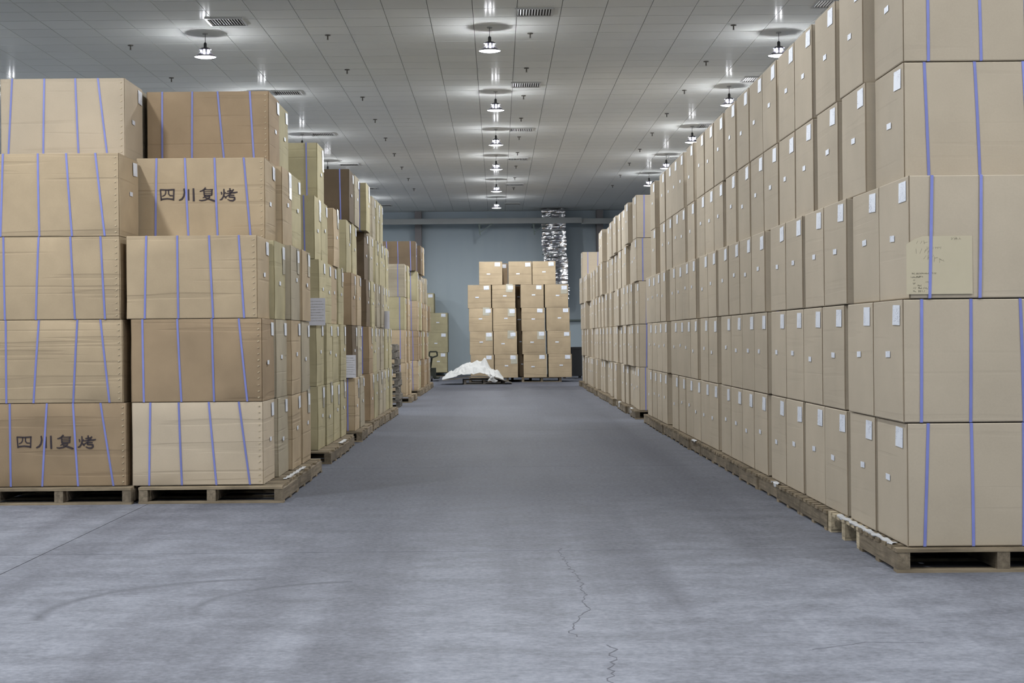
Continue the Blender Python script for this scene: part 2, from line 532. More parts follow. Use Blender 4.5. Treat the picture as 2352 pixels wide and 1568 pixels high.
def lamp(x, y, label, group):
    gain = (NEAR_GAIN if y < 14 else 1.05 if y < 28 else 1.55) * (1.2 if abs(x) < 1 else .75 if abs(x) > 7 else 1)
    if abs(x) < 1 and 11 < y < 14: gain = .95
    if -5 < x < -3 and 9 < y < 12: gain = 2.25
    if -5 < x < -3 and y > 30: gain = .7
    z = CEIL - .36
    e = empty('pendant_lamp', (x, y, z))
    for nm, me in zip(('shade', 'diffuser', 'socket', 'cord', 'ceiling_rose'), LM):
        put(nm, me, e)
    for k in range(6):
        a = R(60 * k + 25 + 13 * (int(y * 7) % 4))
        s = put('vent_slot', LM[5], e, (.067 * math.cos(a), .067 * math.sin(a), .096))
        s.rotation_euler = (0, R(-90), a)
    ld = bpy.data.lights.new('lamp_light', 'AREA')
    ld.shape = 'DISK'; ld.size = .30; ld.energy = LAMP_W * gain; ld.color = LAMP_COLOR
    lo = bpy.data.objects.new('lamp_light', ld)
    COL.objects.link(lo); lo.parent = e; lo.location = (0, 0, -.016)
    tag(e, label, 'lamp', group)
rows = {'centre': (0.0, [23.7, 29.9, 35.3, 40.4, 46.5, 52.4]),
        'tidy-wall': (4.29, [24.3, 29.5, 35.1, 40.5, 45.1]),
        'mixed-stack': (-4.33, [24.0, 29.8, 35.9, 41.3, 46.8, 52.3])}
for rn, (x, yl) in rows.items():
    for k, y in enumerate(yl):
        xx = x + (-.08 if rn == 'centre' and k == 0 else 0)
        lab = {'centre': 'silver pendant lamp, %s from the camera along the middle of the aisle',
               'tidy-wall': 'silver pendant lamp, %s of the row above the tidy tan carton wall',
               'mixed-stack': 'silver pendant lamp, %s of the row above the mixed brown cartons'}[rn] % ORD[k + 1]
        lamp(xx, y, lab, 'pendant lamps')
    for y in ((18.1, 12.4, 6.7, 1.0, -4.7) if x > -1 else (10.6, 4.9, -.8)):
        lamp(x, y, 'silver pendant lamp of an added outer row, unseen, for ceiling bounce', 'pendant lamps out of view')

for x in (-8.8, 8.7):  # unseen outer lamp rows, added for more ceiling bounce
    for k in range(0 if x < 0 else 3, 11):
        lamp(x, 52.2 - 5.75 * k, 'silver pendant lamp of an added outer row, unseen, for ceiling bounce', 'pendant lamps out of view')

# ------------------------------------------------------------------ ceiling vents and sprinklers
def vent_meshes():
    W = .27
    fr = MB()
    for a in (-W, W - .03):
        fr.box(a, a + .03, -W, W, -.02, 0)
    for a in (-W, W - .03):
        fr.box(-W + .03, W - .03, a, a + .03, -.02, 0)
    bk = MB().box(-W + .02, W - .02, -W + .02, W - .02, -.003, -.001)
    sl = MB()
    sl.bar((0, -W + .03, -.010), (0, W - .03, -.010), .018, .004)
    return fr.mesh('frame', 'grille'), bk.mesh('backing', 'void'), sl.mesh('slat', 'grille')
VM = vent_meshes()
def vent(x, y, label):
    e = empty('ceiling_vent', (x, y, CEIL))
    put('frame', VM[0], e); put('backing', VM[1], e)
    for k in range(12):
        s = put('slat', VM[2], e, (-.22 + .04 * k, 0, 0)); s.rotation_euler = (0, R(35), 0)
    tag(e, label, 'vent', 'ceiling air vents')
for k, y in enumerate([22.6, 29.1, 35.4, 41.2, 48.1, 55.0]):
    vent(.55, y, 'white slatted air vent, %s along the ceiling beside the middle lamps' % ORD[k + 1])
for k, y in enumerate([23.1, 29.8, 35.9, 42.2, 48.9, 55.2]):
    vent(-3.86, y, 'white slatted air vent, %s along the ceiling by the mixed stacks' % ORD[k + 1])
for k, y in enumerate([22.2, 28.7, 35.0, 41.2, 47.5]):
    vent(4.68, y, 'white slatted air vent, %s along the ceiling over the tidy wall' % ORD[k + 1])

spk = (MB().lathe([(.045, 0), (.042, -.012), (.016, -.016)], 14).mesh('escutcheon', 'brass', True),
       MB().lathe([(.010, -.01), (.010, -.045), (.014, -.048), (.006, -.070)], 10).mesh('stem', 'brass', True),
       MB().lathe([(.0005, -.070), (.018, -.071), (.018, -.074), (.0005, -.074)], 12).mesh('deflector', 'brass'))
for cn, x, y_start in (('by the middle lamps', .53, 24.2), ('between the middle lamps and the mixed stacks', -2.52, 24.2),
                       ('above the mixed stacks', -5.65, 24.9), ('beside the tidy wall', 3.52, 23.7)):
    for k in range(9 if x > -5 else 3):
        e = empty('sprinkler_head', (x, y_start + 3.12 * k, CEIL))
        for nm, me in zip(('escutcheon', 'stem', 'deflector'), spk):
            put(nm, me, e)
        tag(e, 'small dark ceiling sprinkler, %s of the line %s' % (ORD[k + 1], cn), 'sprinkler', 'ceiling sprinklers')

# ------------------------------------------------------------------ cartons
CL, CD, CH = 1.136, 0.702, 0.698
BULGE = .006
def bulge_y(x, z):
    u = max(-1, min(1, x / (CL / 2))); w_ = max(-1, min(1, (z - CH / 2) / (CH / 2)))
    return BULGE * (1 - u * u) * (1 - w_ * w_)
def bulge_x(y, z):
    u = max(-1, min(1, y / (CD / 2))); w_ = max(-1, min(1, (z - CH / 2) / (CH / 2)))
    return BULGE * (1 - u * u) * (1 - w_ * w_)

def carton_mesh(name, mat, seed, rough):
    rnd = random.Random(seed)
    P = [-1, -.984, -.55, 0, .55, .984, 1]
    n = len(P)
    idx = {}
    mb = MB()
    def vid(i, j, k):
        if (i, j, k) in idx: return idx[i, j, k]
        u, v, q = P[i], P[j], P[k]
        ends = [i in (0, n - 1), j in (0, n - 1), k in (0, n - 1)]
        x, y, z = u * CL / 2, v * CD / 2, (q + 1) * CH / 2
        if ends[0]: x += math.copysign(bulge_x(y, z), u)
        if ends[1]: y += math.copysign(bulge_y(x, z), v)
        c = sum(ends)
        if c >= 2:
            r = (.011 if not ends[2] else .004) if c == 2 else .012
            if ends[0]: x -= math.copysign(r, u)
            if ends[1]: y -= math.copysign(r, v)
            if ends[2] and c == 3: z -= math.copysign(r * .5, q)
            if rough and c == 3 and rnd.random() < .5:
                d = rnd.uniform(.004, .018) * rough
                x -= math.copysign(d, u); y -= math.copysign(d, v)
        if rough and c == 1 and not ends[2]:
            d = rnd.uniform(-.006, -.0005) * rough
            if ends[0]: x += d * (1 if u > 0 else -1)
            else: y += d * .4 * (1 if v > 0 else -1)
        idx[i, j, k] = len(mb.v)
        mb.v.append((x, y, z))
        return idx[i, j, k]
    for a in range(n - 1):
        for b in range(n - 1):
            for e in (0, n - 1):
                mb.f.append((vid(e, a, b), vid(e, a + 1, b), vid(e, a + 1, b + 1), vid(e, a, b + 1)))
                mb.f.append((vid(a, e, b), vid(a + 1, e, b), vid(a + 1, e, b + 1), vid(a, e, b + 1)))
                mb.f.append((vid(a, b, e), vid(a + 1, b, e), vid(a + 1, b + 1, e), vid(a, b + 1, e)))
    me = mb.mesh(name, mat)
    me.shade_smooth(); me.set_sharp_from_angle(angle=0.4)
    return me
CM = {}
for mt in ('tan', 'kraft', 'pale', 'brown', 'olive', 'grey', 'shaded_brown'):
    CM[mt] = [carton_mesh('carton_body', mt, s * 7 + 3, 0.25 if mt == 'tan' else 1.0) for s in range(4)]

def strap_mesh(xt, xb, off=.003):
    """blue band round the carton at local x = xt on the top edge and xb on the bottom edge"""
    path = []
    hy = CD / 2
    ks = [0, .2, .4, .6, .8, 1]
    for k in ks:
        z = CH * k; x = xb + (xt - xb) * k
        path.append((x, -hy - bulge_y(x, z) - off, z))
    path += [(xt, -hy, CH + .0018), (xt, hy, CH + .0018)]
    for k in reversed(ks):
        z = CH * k; x = xb + (xt - xb) * k
        path.append((x, hy + bulge_y(x, z) + off, z))
    path += [(xb, hy, -.0018), (xb, -hy, -.0018)]
    hw = .0085
    mb = MB()
    n = len(path)
    for (x, y, z) in path:
        s = .994
        yi, zi = y * s if abs(y) > .1 else y, CH / 2 + (z - CH / 2) * .997
        mb.v += [(x - hw, y, z), (x + hw, y, z), (x + hw, yi, zi), (x - hw, yi, zi)]
    for i in range(n):
        j = (i + 1) % n
        for a, b in ((0, 1), (1, 2), (2, 3), (3, 0)):
            mb.f.append((i * 4 + a, i * 4 + b, j * 4 + b, j * 4 + a))
    return mb.mesh('strap', 'strap')
STRAPS = []
rnd = random.Random(11)
for s in range(5):
    STRAPS.append([strap_mesh(CL / 2 - b + rnd.uniform(-.03, .03), CL / 2 - b + rnd.uniform(-.03, .03)) for b in (.13, .40, .67, .95)])

def end_patch(cy, cz, wd, ht, th, mat, name, tilt=0.0, lift=.0018):
    """thin paper patch on the +X end of the carton, following its bulge"""
    mb = MB()
    ny_, nz_ = 2, 2
    for layer in (0.0006, th):
        for j in range(nz_ + 1):
            for i in range(ny_ + 1):
                yy, zz = (i / ny_ - .5) * wd, (j / nz_ - .5) * ht
                y = cy + yy * math.cos(tilt) - zz * math.sin(tilt)
                z = cz + yy * math.sin(tilt) + zz * math.cos(tilt)
                mb.v.append((CL / 2 + bulge_x(y, z) + layer + lift, y, z))
    q = (ny_ + 1) * (nz_ + 1)
    for j in range(nz_):
        for i in range(ny_):
            a = j * (ny_ + 1) + i
            mb.f.append((a, a + 1, a + ny_ + 2, a + ny_ + 1))
            mb.f.append((q + a, q + a + 1, q + a + ny_ + 2, q + a + ny_ + 1))
    loop = [(0, j) for j in range(nz_ + 1)] + [(i, nz_) for i in range(1, ny_ + 1)] + [(ny_, j) for j in reversed(range(nz_))] + [(i, 0) for i in reversed(range(1, ny_))]
    ids = [j * (ny_ + 1) + i for i, j in loop]
    for a, b in zip(ids, ids[1:] + ids[:1]):
        mb.f.append((a, b, q + b, q + a))
    return mb.mesh(name, mat)
LABELS, STICKERS = [], []
rnd = random.Random(4)
for s in range(6):
    LABELS.append(end_patch(.215 + rnd.uniform(-.02, .02), CH - .082 - rnd.uniform(0, .018), .16, .115, .0012, 'label', 'paper_label', rnd.uniform(-.05, .05)))
    STICKERS.append(end_patch(rnd.uniform(-.09, .05), CH * .5 + rnd.uniform(-.03, .05), .105, .036, .0012, 'label', 'small_sticker', rnd.uniform(-.04, .04)))

TAPES = [end_patch(.20 + d, CH - .13 - d, .20, .24, .001, 'tape', 'packing_tape', d, .0008) for d in (-.03, 0, .03)]
def stitch_mesh():
    mb = MB()
    rnd = random.Random(8)
    x = CL / 2 - .035
    for k in range(13):
        z = .035 + k * .0525
        y = -CD / 2 - bulge_y(x, z)
        mb.bar((x - .008, y - .0012, z - .005), (x + .006, y - .0012, z + .004 + rnd.uniform(-.004, .004)), .004, .007 * rnd.uniform(.6, 1.2))
    return mb.mesh('stitch_row', 'stitch')
STITCH = stitch_mesh()

def front_plate(strokes, s, ox_, oz_, mat, name):
    """brush strokes lying on the -Y long side: polylines of (x, y, width) in stroke units"""
    mb = MB()
    for st in strokes:
        # resample
        pts = []
        for a, b in zip(st, st[1:]):
            for k in range(4):
                t = k / 4
                pts.append(tuple(a[q] + (b[q] - a[q]) * t for q in range(3)))
        pts.append(st[-1])
        base = len(mb.v)
        for i, (x, y, wd) in enumerate(pts):
            p, n_ = pts[max(0, i - 1)], pts[min(len(pts) - 1, i + 1)]
            dx, dy = n_[0] - p[0], n_[1] - p[1]
            l = math.hypot(dx, dy) or 1
            nx_, ny_ = -dy / l * wd / 2, dx / l * wd / 2
            for sg in (-1, 1):
                lx, lz = ox_ + (x + nx_ * sg) * s, oz_ - (y + ny_ * sg) * s
                yy = -CD / 2 - bulge_y(lx, lz)
                mb.v.append((lx, yy - .0016, lz))
                mb.v.append((lx, yy + .003, lz))
        for i in range(len(pts) - 1):
            a = base + i * 4
            b = a + 4
            mb.f += [(a, a + 2, b + 2, b), (a, b, b + 1, a + 1), (a + 2, a + 3, b + 3, b + 2)]
        mb.f += [(base, base + 1, base + 3, base + 2), (len(mb.v) - 4, len(mb.v) - 2, len(mb.v) - 1, len(mb.v) - 3)]
    return mb.mesh(name, mat)

# four stencilled characters, in units of the sketch they were measured on
LETTERS = [
    # si
    [(283, 322, 22), (420, 330, 26), (560, 322, 24)], [(292, 322, 26), (298, 420, 24), (306, 522, 28)], [(546, 322, 28), (543, 420, 26), (538, 522, 28)],
    [(300, 500, 30), (420, 488, 26), (545, 502, 30)], [(392, 330, 22), (392, 385, 22), (372, 425, 20), (322, 446, 14)],
    [(446, 330, 22), (446, 400, 22), (470, 432, 22), (528, 436, 16)],
    # chuan
    [(738, 306, 26), (748, 380, 30), (732, 450, 30), (700, 496, 34), (652, 518, 22), (640, 514, 8)],
    [(826, 320, 22), (826, 420, 24), (828, 524, 26)], [(916, 304, 30), (920, 420, 36), (924, 540, 36)],
    # fu
    [(1150, 292, 30), (1118, 328, 28), (1075, 352, 24), (1036, 360, 16)], [(1110, 328, 18), (1200, 332, 16), (1288, 328, 18)],
    [(1114, 338, 26), (1118, 390, 26), (1122, 438, 24)], [(1268, 330, 28), (1266, 380, 28), (1262, 436, 26)],
    [(1122, 366, 12), (1265, 364, 12)], [(1122, 398, 12), (1265, 396, 12)], [(1112, 432, 20), (1268, 430, 20)],
    [(1150, 432, 26), (1125, 462, 22), (1092, 482, 12)], [(1140, 458, 14), (1232, 452, 22), (1208, 488, 26), (1140, 518, 26), (1070, 530, 24), (1022, 520, 14)],
    [(1128, 470, 14), (1180, 492, 26), (1250, 515, 32), (1310, 536, 34), (1338, 540, 14)],
    # kao
    [(1442, 372, 22), (1452, 405, 24), (1448, 424, 12)], [(1492, 318, 24), (1496, 400, 28), (1482, 460, 26), (1452, 505, 30), (1414, 520, 14)],
    [(1524, 378, 18), (1508, 412, 18)], [(1494, 440, 20), (1526, 478, 30), (1540, 492, 14)],
    [(1556, 362, 20), (1620, 352, 22), (1668, 350, 16)], [(1606, 306, 28), (1610, 350, 28), (1606, 396, 22)],
    [(1532, 404, 16), (1620, 392, 26), (1700, 388, 28), (1750, 378, 20)], [(1676, 326, 26), (1640, 380, 26), (1592, 428, 26), (1520, 470, 18)],
    [(1584, 440, 20), (1640, 432, 22), (1690, 436, 20)], [(1600, 444, 22), (1590, 470, 22), (1650, 470, 26), (1694, 476, 30), (1696, 510, 32), (1664, 534, 32), (1610, 532, 24), (1560, 508, 14)],
]
LET_S = .000464
def lettering(parent, off_end, z):
    o = put('printed_lettering', front_plate([[(x - 1015, y - 425, wd) for x, y, wd in st] for st in LETTERS], LET_S, CL / 2 - off_end, z, 'ink', 'printed_lettering'), parent)
    o['label'] = 'black stencilled Chinese characters'

ncart = 0
crnd = random.Random(77)
def carton(xe, y, z, mat, label, group, side=1, straps=None, lab=True, stitch=False, scale=(1, 1, 1), variant=None, yaw=None, soff=.003, tape=False):
    """xe: x of the aisle end; y: near long side; side +1 = end looks to +X (stack on the aisle's -X side), -1 = end looks to -X,
       0 = end looks to the camera (then xe is the middle x and y the end's y)"""
    global ncart
    ncart += 1
    me = CM[mat][variant if variant is not None else crnd.randrange(4)]
    sx, sy, sz = scale
    j = crnd.uniform(-.006, .006) if yaw is None else yaw
    if side == 0:
        o = put('carton', me, None, (xe, y + CL * sx / 2, z), -math.pi / 2 + j)
    else:
        o = put('carton', me, None, (xe - side * CL * sx / 2, y + CD * sy / 2, z), (0 if side == 1 else math.pi) + j)
    o.scale = scale
    if lab:
        put('paper_label', crnd.choice(LABELS), o)
        put('small_sticker', crnd.choice(STICKERS), o)
    if tape and crnd.random() < .55:
        put('packing_tape', crnd.choice(TAPES), o)
    if straps == 'std':
        for me_ in crnd.choice(STRAPS):
            put('strap', me_, o)
    elif straps:
        for xt, xb in straps:
            put('strap', strap_mesh(CL / 2 - xt / sx, CL / 2 - xb / sx, soff), o)
    if stitch:
        s = put('stitch_row', STITCH, o)
        s['kind'] = 'stuff'
    tag(o, label, 'carton', group)
    return o

PZ = .142
TH_R, TH_L = .705, .695
# ---- near wall of tidy tan cartons: (x of aisle end, y of near side) per tier
RN = {
1: [(2.318, 9.13), (2.31, 9.852), (2.31, 10.663), (2.313, 11.385), (2.31, 12.182), (2.325, 12.904), (2.31, 13.793), (2.317, 14.515), (2.326, 15.237), (2.339, 15.959), (2.31, 16.868), (2.323, 17.59), (2.31, 18.312), (2.312, 19.034), (2.31, 19.796), (2.31, 20.607), (2.31, 21.928), (2.331, 22.65), (2.327, 23.372), (2.31, 24.094)],
2: [(2.3, 9.13), (2.311, 9.852), (2.31, 10.715), (2.326, 11.437), (2.328, 12.159), (2.33, 12.881), (2.31, 13.757), (2.319, 14.479), (2.33, 15.201), (2.333, 15.923), (2.31, 16.889), (2.332, 17.611), (2.31, 18.542), (2.316, 19.264), (2.322, 19.986), (2.322, 20.708), (2.31, 21.87), (2.319, 22.592), (2.327, 23.314), (2.311, 24.036)],
3: [(2.34, 9.13), (2.344, 9.852), (2.31, 10.633), (2.313, 11.355), (2.31, 12.152), (2.321, 12.874), (2.31, 13.877), (2.323, 14.599), (2.338, 15.321), (2.31, 16.08), (2.31, 16.928), (2.329, 17.65), (2.31, 18.671), (2.317, 19.393), (2.316, 20.115), (2.312, 20.837), (2.31, 22.037), (2.31, 22.805), (2.319, 23.527), (2.315, 24.249)],
4: [(2.41, 9.5), (2.355, 10.236), (2.355, 11.075), (2.355, 11.931), (2.355, 12.664), (2.355, 13.431), (2.355, 14.157), (2.355, 14.939), (2.355, 15.784), (2.355, 16.698), (2.355, 17.439), (2.355, 18.187), (2.355, 19.116), (2.355, 20.083), (2.356, 20.805), (2.355, 21.624), (2.355, 22.467), (2.355, 23.829)],
5: [(2.409, 9.5), (2.355, 10.295), (2.355, 11.125), (2.355, 11.949), (2.361, 12.671), (2.355, 13.48), (2.357, 14.202), (2.355, 14.978), (2.355, 15.801), (2.355, 16.655), (2.355, 17.428), (2.355, 18.201), (2.355, 19.171), (2.355, 20.204), (2.368, 20.926), (2.358, 21.648), (2.355, 22.496), (2.355, 23.898)]}
RSTR = {1: [(.124, .099), (.369, .376), (.666, .661), (.94, .95)], 2: [(.111, .104), (.391, .384), (.671, .688), (.96, .95)],
        3: [(.134, .116), (.413, .401), (.70, .69), (.96, .97)], 4: [(.126, .149), (.423, .451), (.71, .74), (.97, .98)],
        5: [(.149, .152), (.448, .464), (.72, .73), (.98, .99)]}
def right_label(t, k, wall):
    if k == 0:
        return 'tan carton, %s tier, at the blue-strapped end of the %s' % (TIER[t], wall)
    return 'tan carton, %s tier, %s from the strapped end of the %s' % (TIER[t], ORD[k + 1], wall)
for t, row in RN.items():
    px_ = None
    for k, (x, y) in enumerate(row):
        if px_ is not None and y - row[k - 1][1] < .78: x = min(x, px_ + .001)
        px_ = x
        gap = k > 0 and y - row[k - 1][1] > CD + .10
        carton(x, y, PZ + (t - 1) * TH_R, 'tan', right_label(t, k, 'tidy wall nearer the camera'), 'cartons of the near tidy wall', -1,
               straps=RSTR[t] if k == 0 else ('std' if gap else None), yaw=0 if k == 0 else None, soff=.009 if (t, k) == (3, 0) else .003)
# ---- far wall of tidy tan cartons
rr_ = random.Random(21)
for t in range(1, 6):
    y = 26.25
    k = 0
    while True:
        if t == 5 and 36.0 < y < 43.0:
            y = 43.6
        if y > 44.0: break
        gap = k == 0 or (k % 4 == 0 and rr_.random() < .7) or rr_.random() < .16
        if k: y += (rr_.uniform(.05, .22) if gap else rr_.uniform(0, .012))
        x = 2.31 + (rr_.uniform(-.05, .06) if k else (.0 if t < 4 else -.03))
        carton(x, y, PZ + (t - 1) * TH_R, 'tan', right_label(t, k, 'tidy wall beyond the gap'), 'cartons of the far tidy wall', -1,
               straps='std' if gap or y > 43 else None)
        y += .722
        k += 1

# ---- mixed brown stacks on the other side of the aisle
SL = (1.10 / CL, 1, .690 / CH)
def L_label(t, k, mat, stack):
    colw = {'tan': 'tan', 'kraft': 'kraft brown', 'pale': 'pale', 'brown': 'dark brown', 'olive': 'yellowish', 'grey': 'greyish', 'shaded_brown': 'shade-darkened brown'}[mat]
    if k == 0:
        return '%s carton, %s tier, front of the %s' % (colw, TIER[t], stack)
    return '%s carton, %s tier, %s back in the %s' % (colw, TIER[t], ORD[k + 1], stack)
def stack(name, group, table, mats, strap_first=True):
    seed = random.Random(name)
    for t, row in table.items():
        for k, (x, y) in enumerate(row):
            m = mats[t][k] if t in mats and k < len(mats[t]) else seed.choice(mats[0])
            gap = k == 0 or y - row[k - 1][1] > CD + .08
            carton(x, y, PZ + (t - 1) * TH_L, m, L_label(t, k, m, name), group, 1, straps='std' if gap else None, scale=SL, lab=True, tape=y < 30)

# front pair of stacks, straps as measured
def fs(xr, pairs, s):
    return [((xr - a) / s, (xr - b) / s) for a, b in pairs]
B1 = {1: ([(-1.961, 13.4), (-1.937, 14.13), (-1.908, 14.86), (-1.9, 15.59)], 'pale grey kraft kraft', fs(605, [(549, 573), (480, 496), (411, 417), (346, 342)], 275)),
      2: ([(-1.962, 13.4), (-1.945, 14.13), (-1.906, 14.86), (-1.903, 15.59)], 'brown grey kraft grey', fs(603, [(549, 567), (487, 491), (408, 416), (328, 330)], 275)),
      3: ([(-1.996, 13.4), (-1.954, 14.13), (-1.908, 14.86), (-1.892, 15.59)], 'kraft olive grey kraft', fs(592, [(549, 560), (481, 489), (408, 409), (337, 332)], 275)),
      4: ([(-2.034, 14.13), (-1.979, 14.86), (-1.983, 15.59)], 'kraft kraft olive', fs(609, [(560, 575), (493, 499), (425, 432), (360, 356)], 261)),
      5: ([(-2.094, 14.86), (-2.106, 15.59)], 'brown olive', fs(618, [(574, 583), (500, 515), (442, 440), (373, 372)], 248))}
B0 = {1: ([(-3.101, 13.4), (-3.17, 14.14), (-3.17, 14.87)], 'brown grey grey', fs(291, [(231, 259), (168, 178), (108, 96), (23, 24)], 275)),
      2: ([(-3.128, 13.4), (-3.17, 14.14), (-3.17, 14.87)], 'kraft grey grey', fs(282, [(231, 250), (178, 167), (90, 76), (14, 14)], 275)),
      3: ([(-3.14, 13.4), (-3.17, 14.14), (-3.17, 14.87)], 'kraft grey grey', fs(277, [(232, 241), (163, 172), (90, 82), (9, 11)], 275)),
      4: ([(-3.141, 13.4), (-3.20, 14.14), (-3.20, 14.87)], 'kraft grey grey', fs(275, [(220, 240), (153, 165), (88, 90), (8, 1)], 275)),
      5: ([(-3.257, 14.13), (-3.27, 14.86)], 'pale grey', fs(288, [(226, 248), (174, 181), (103, 99), (29, 18)], 261))}
for nm, tab, grp in (('strapped stack beside the aisle', B1, 'cartons of the front aisle stack'), ('strapped stack at the picture edge', B0, 'cartons of the front edge stack')):
    for t, (row, mats, st) in tab.items():
        ml = mats.split()
        for k, (x, y) in enumerate(row):
            lab = L_label(t, k, ml[k], nm)
            letters = k == 0 and ((tab is B1 and t == 4) or (tab is B0 and t == 1))
            if letters:
                lab = '%s carton printed with black Chinese characters, %s' % ({'kraft': 'kraft', 'brown': 'brown'}[ml[k]], 'fourth tier' if t == 4 else 'bottom tier')
            hz = 1.05 if (tab is B1 and t == 4) else 1.07 if (tab is B0 and t == 5) else 1.0
            z = PZ + (t - 1) * TH_L + (.036 if (tab is B1 and t == 5) else 0)
            c = carton(x, y, z, ml[k], lab, grp, 1, straps=st if k == 0 else None, scale=(1.0 if tab is B1 and t > 3 else SL[0], 1, SL[2] * hz), stitch=(k == 0), variant=(t + k) % 4, tape=k > 0)
            if letters:
                lettering(c, .567 / SL[0] if t == 4 else .589 / SL[0], .385 if t == 4 else .372)

stack('second stack along the aisle', 'cartons of the second mixed stack',
      {1: [(-1.961, 17.5), (-1.944, 18.23), (-1.939, 18.96), (-1.928, 19.69)], 2: [(-1.97, 17.5), (-1.943, 18.23), (-1.944, 18.96), (-1.922, 19.69)],
       3: [(-1.94, 17.5), (-1.952, 18.23), (-1.963, 18.96), (-1.948, 19.69)], 4: [(-1.985, 17.5), (-1.99, 18.23), (-1.95, 19.2)], 5: [(-2.059, 18.5)]},
      {0: ['olive'], 3: ['olive', 'olive', 'kraft', 'olive'], 4: ['olive', 'olive', 'kraft'], 5: ['olive']})
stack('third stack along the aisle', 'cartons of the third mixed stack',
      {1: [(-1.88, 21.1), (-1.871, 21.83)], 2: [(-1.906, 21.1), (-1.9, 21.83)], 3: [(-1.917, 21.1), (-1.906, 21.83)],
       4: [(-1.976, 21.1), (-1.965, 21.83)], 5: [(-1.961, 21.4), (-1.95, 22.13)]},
      {0: ['kraft', 'olive'], 1: ['kraft', 'grey'], 2: ['shaded_brown', 'grey'], 3: ['brown', 'kraft'], 4: ['olive', 'olive'], 5: ['shaded_brown', 'grey']})
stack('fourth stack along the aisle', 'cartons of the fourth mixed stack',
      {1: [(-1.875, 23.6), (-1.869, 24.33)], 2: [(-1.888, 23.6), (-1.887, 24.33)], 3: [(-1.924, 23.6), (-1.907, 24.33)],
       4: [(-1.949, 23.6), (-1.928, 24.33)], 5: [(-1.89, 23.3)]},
      {0: ['olive', 'kraft'], 1: ['brown', 'olive'], 2: ['brown', 'olive'], 3: ['shaded_brown', 'olive'], 4: ['shaded_brown', 'grey'], 5: ['olive']})
stack('fifth stack along the aisle', 'cartons of the fifth mixed stack',
      {1: [(-1.88, 25.5), (-1.877, 26.23), (-1.878, 26.96), (-1.861, 27.69)], 2: [(-1.923, 25.5), (-1.906, 26.23), (-1.884, 26.96), (-1.872, 27.69)],
       3: [(-1.916, 25.5), (-1.893, 26.23), (-1.902, 26.96), (-1.909, 27.69)], 4: [(-1.931, 25.5), (-1.916, 26.23), (-1.925, 26.96), (-1.918, 27.69)],
       5: [(-1.973, 25.5), (-1.959, 26.23), (-1.956, 26.96)]},
      {0: ['olive', 'olive', 'grey']})
stack('short stack past the empty pallets', 'cartons of the short mixed stack',
      {1: [(-1.931, 33.8), (-1.90, 34.53)], 2: [(-1.952, 33.8), (-1.92, 34.53)], 3: [(-1.956, 33.8), (-1.923, 34.53)], 4: [(-1.949, 33.8), (-1.926, 34.53)]},
      {0: ['grey', 'kraft', 'olive']})
r7 = random.Random(9)
tab7 = {t: [(-1.87 + r7.uniform(-.05, .05) - (.03 if t > 3 else 0), 37.5 + .745 * k + (.1 if k > 1 else 0) + (.12 if k > 4 else 0)) for k in range(9 if t < 4 else 8)] for t in range(1, 5)}
tab7[5] = [(-1.90, 37.4), (-1.86, 39.2), (-1.84, 39.95)]
stack('last stack along the aisle', 'cartons of the last mixed stack', tab7, {0: ['grey', 'kraft', 'olive', 'brown'], 5: ['shaded_brown', 'shaded_brown', 'kraft']})

# ---- cartons standing across the far end, label ends towards the camera
FY = 48.4
px = lambda p: (p - 1143) * FY / 3690
cols = {'a': [(1080, 1), (1078, 2), (1076.5, 3), (1074.5, 4)], 'b': [(1135, 1), (1133, 2), (1132, 3), (1130, 4)],
        'c': [(1201.5, 1), (1199, 2), (1197.5, 3), (1195.5, 4)], 'd': [(1258.5, 1), (1256.5, 2), (1254.5, 3), (1251.5, 4)]}
cw = {'a': 'first', 'b': 'second', 'c': 'third', 'd': 'fourth'}
SF = (1, 1.0, .695 / CH)
for c_, lst in cols.items():
    for p, t in lst:
        carton(px(p) + .36, FY, PZ + (t - 1) * .70, 'kraft', 'kraft carton facing down the aisle, %s tier, %s column from the white heap' % (TIER[t], cw[c_]),
               'cartons across the far end', 0, scale=SF, tape=True)
for k, p in enumerate((1101, 1168.5, 1223.5)):
    carton(px(p) + .36, FY, PZ + 4 * .70, 'kraft', 'kraft carton on top of the far block, ' + ['alone at the heap side', 'middle one', 'next to the foil duct'][k],
           'cartons across the far end', 0, scale=SF)
for t in (1, 2, 3, 4, 5):
    carton(px(1114) + .36, FY + 1.22, PZ + (t - 1) * .70, 'brown', 'brown carton peeping out behind the far block, %s tier' % TIER[t], 'cartons behind the far block', 0, scale=SF)
for t in (1, 2, 3, 4):  # unseen cartons added behind the slot so that it stays dark
    carton(px(1171) + .36, FY + 1.22, PZ + (t - 1) * .70, 'brown', 'brown carton added to darken the slot of the far block, %s tier' % TIER[t], 'cartons behind the far block', 0, scale=SF)
GY = 56.7
for t in (1, 2, 3):
    carton(-1.75 - .36 - (.03 if t == 1 else 0), GY, PZ + (t - 1) * .70, 'olive', 'yellowish carton against the end wall beside the column, %s tier' % TIER[t], 'cartons by the end wall', 0, scale=SF)
carton(-2.23 - .36, GY, PZ + 3 * .70, 'olive', 'yellowish carton topping the pile by the end wall', 'cartons by the end wall', 0, scale=SF)
for t in (1, 2, 3):
    carton(-2.57 - .36, GY, PZ + (t - 1) * .70, 'olive', 'yellowish carton half hidden in the end-wall pile, %s tier' % TIER[t], 'cartons by the end wall', 0, scale=SF)

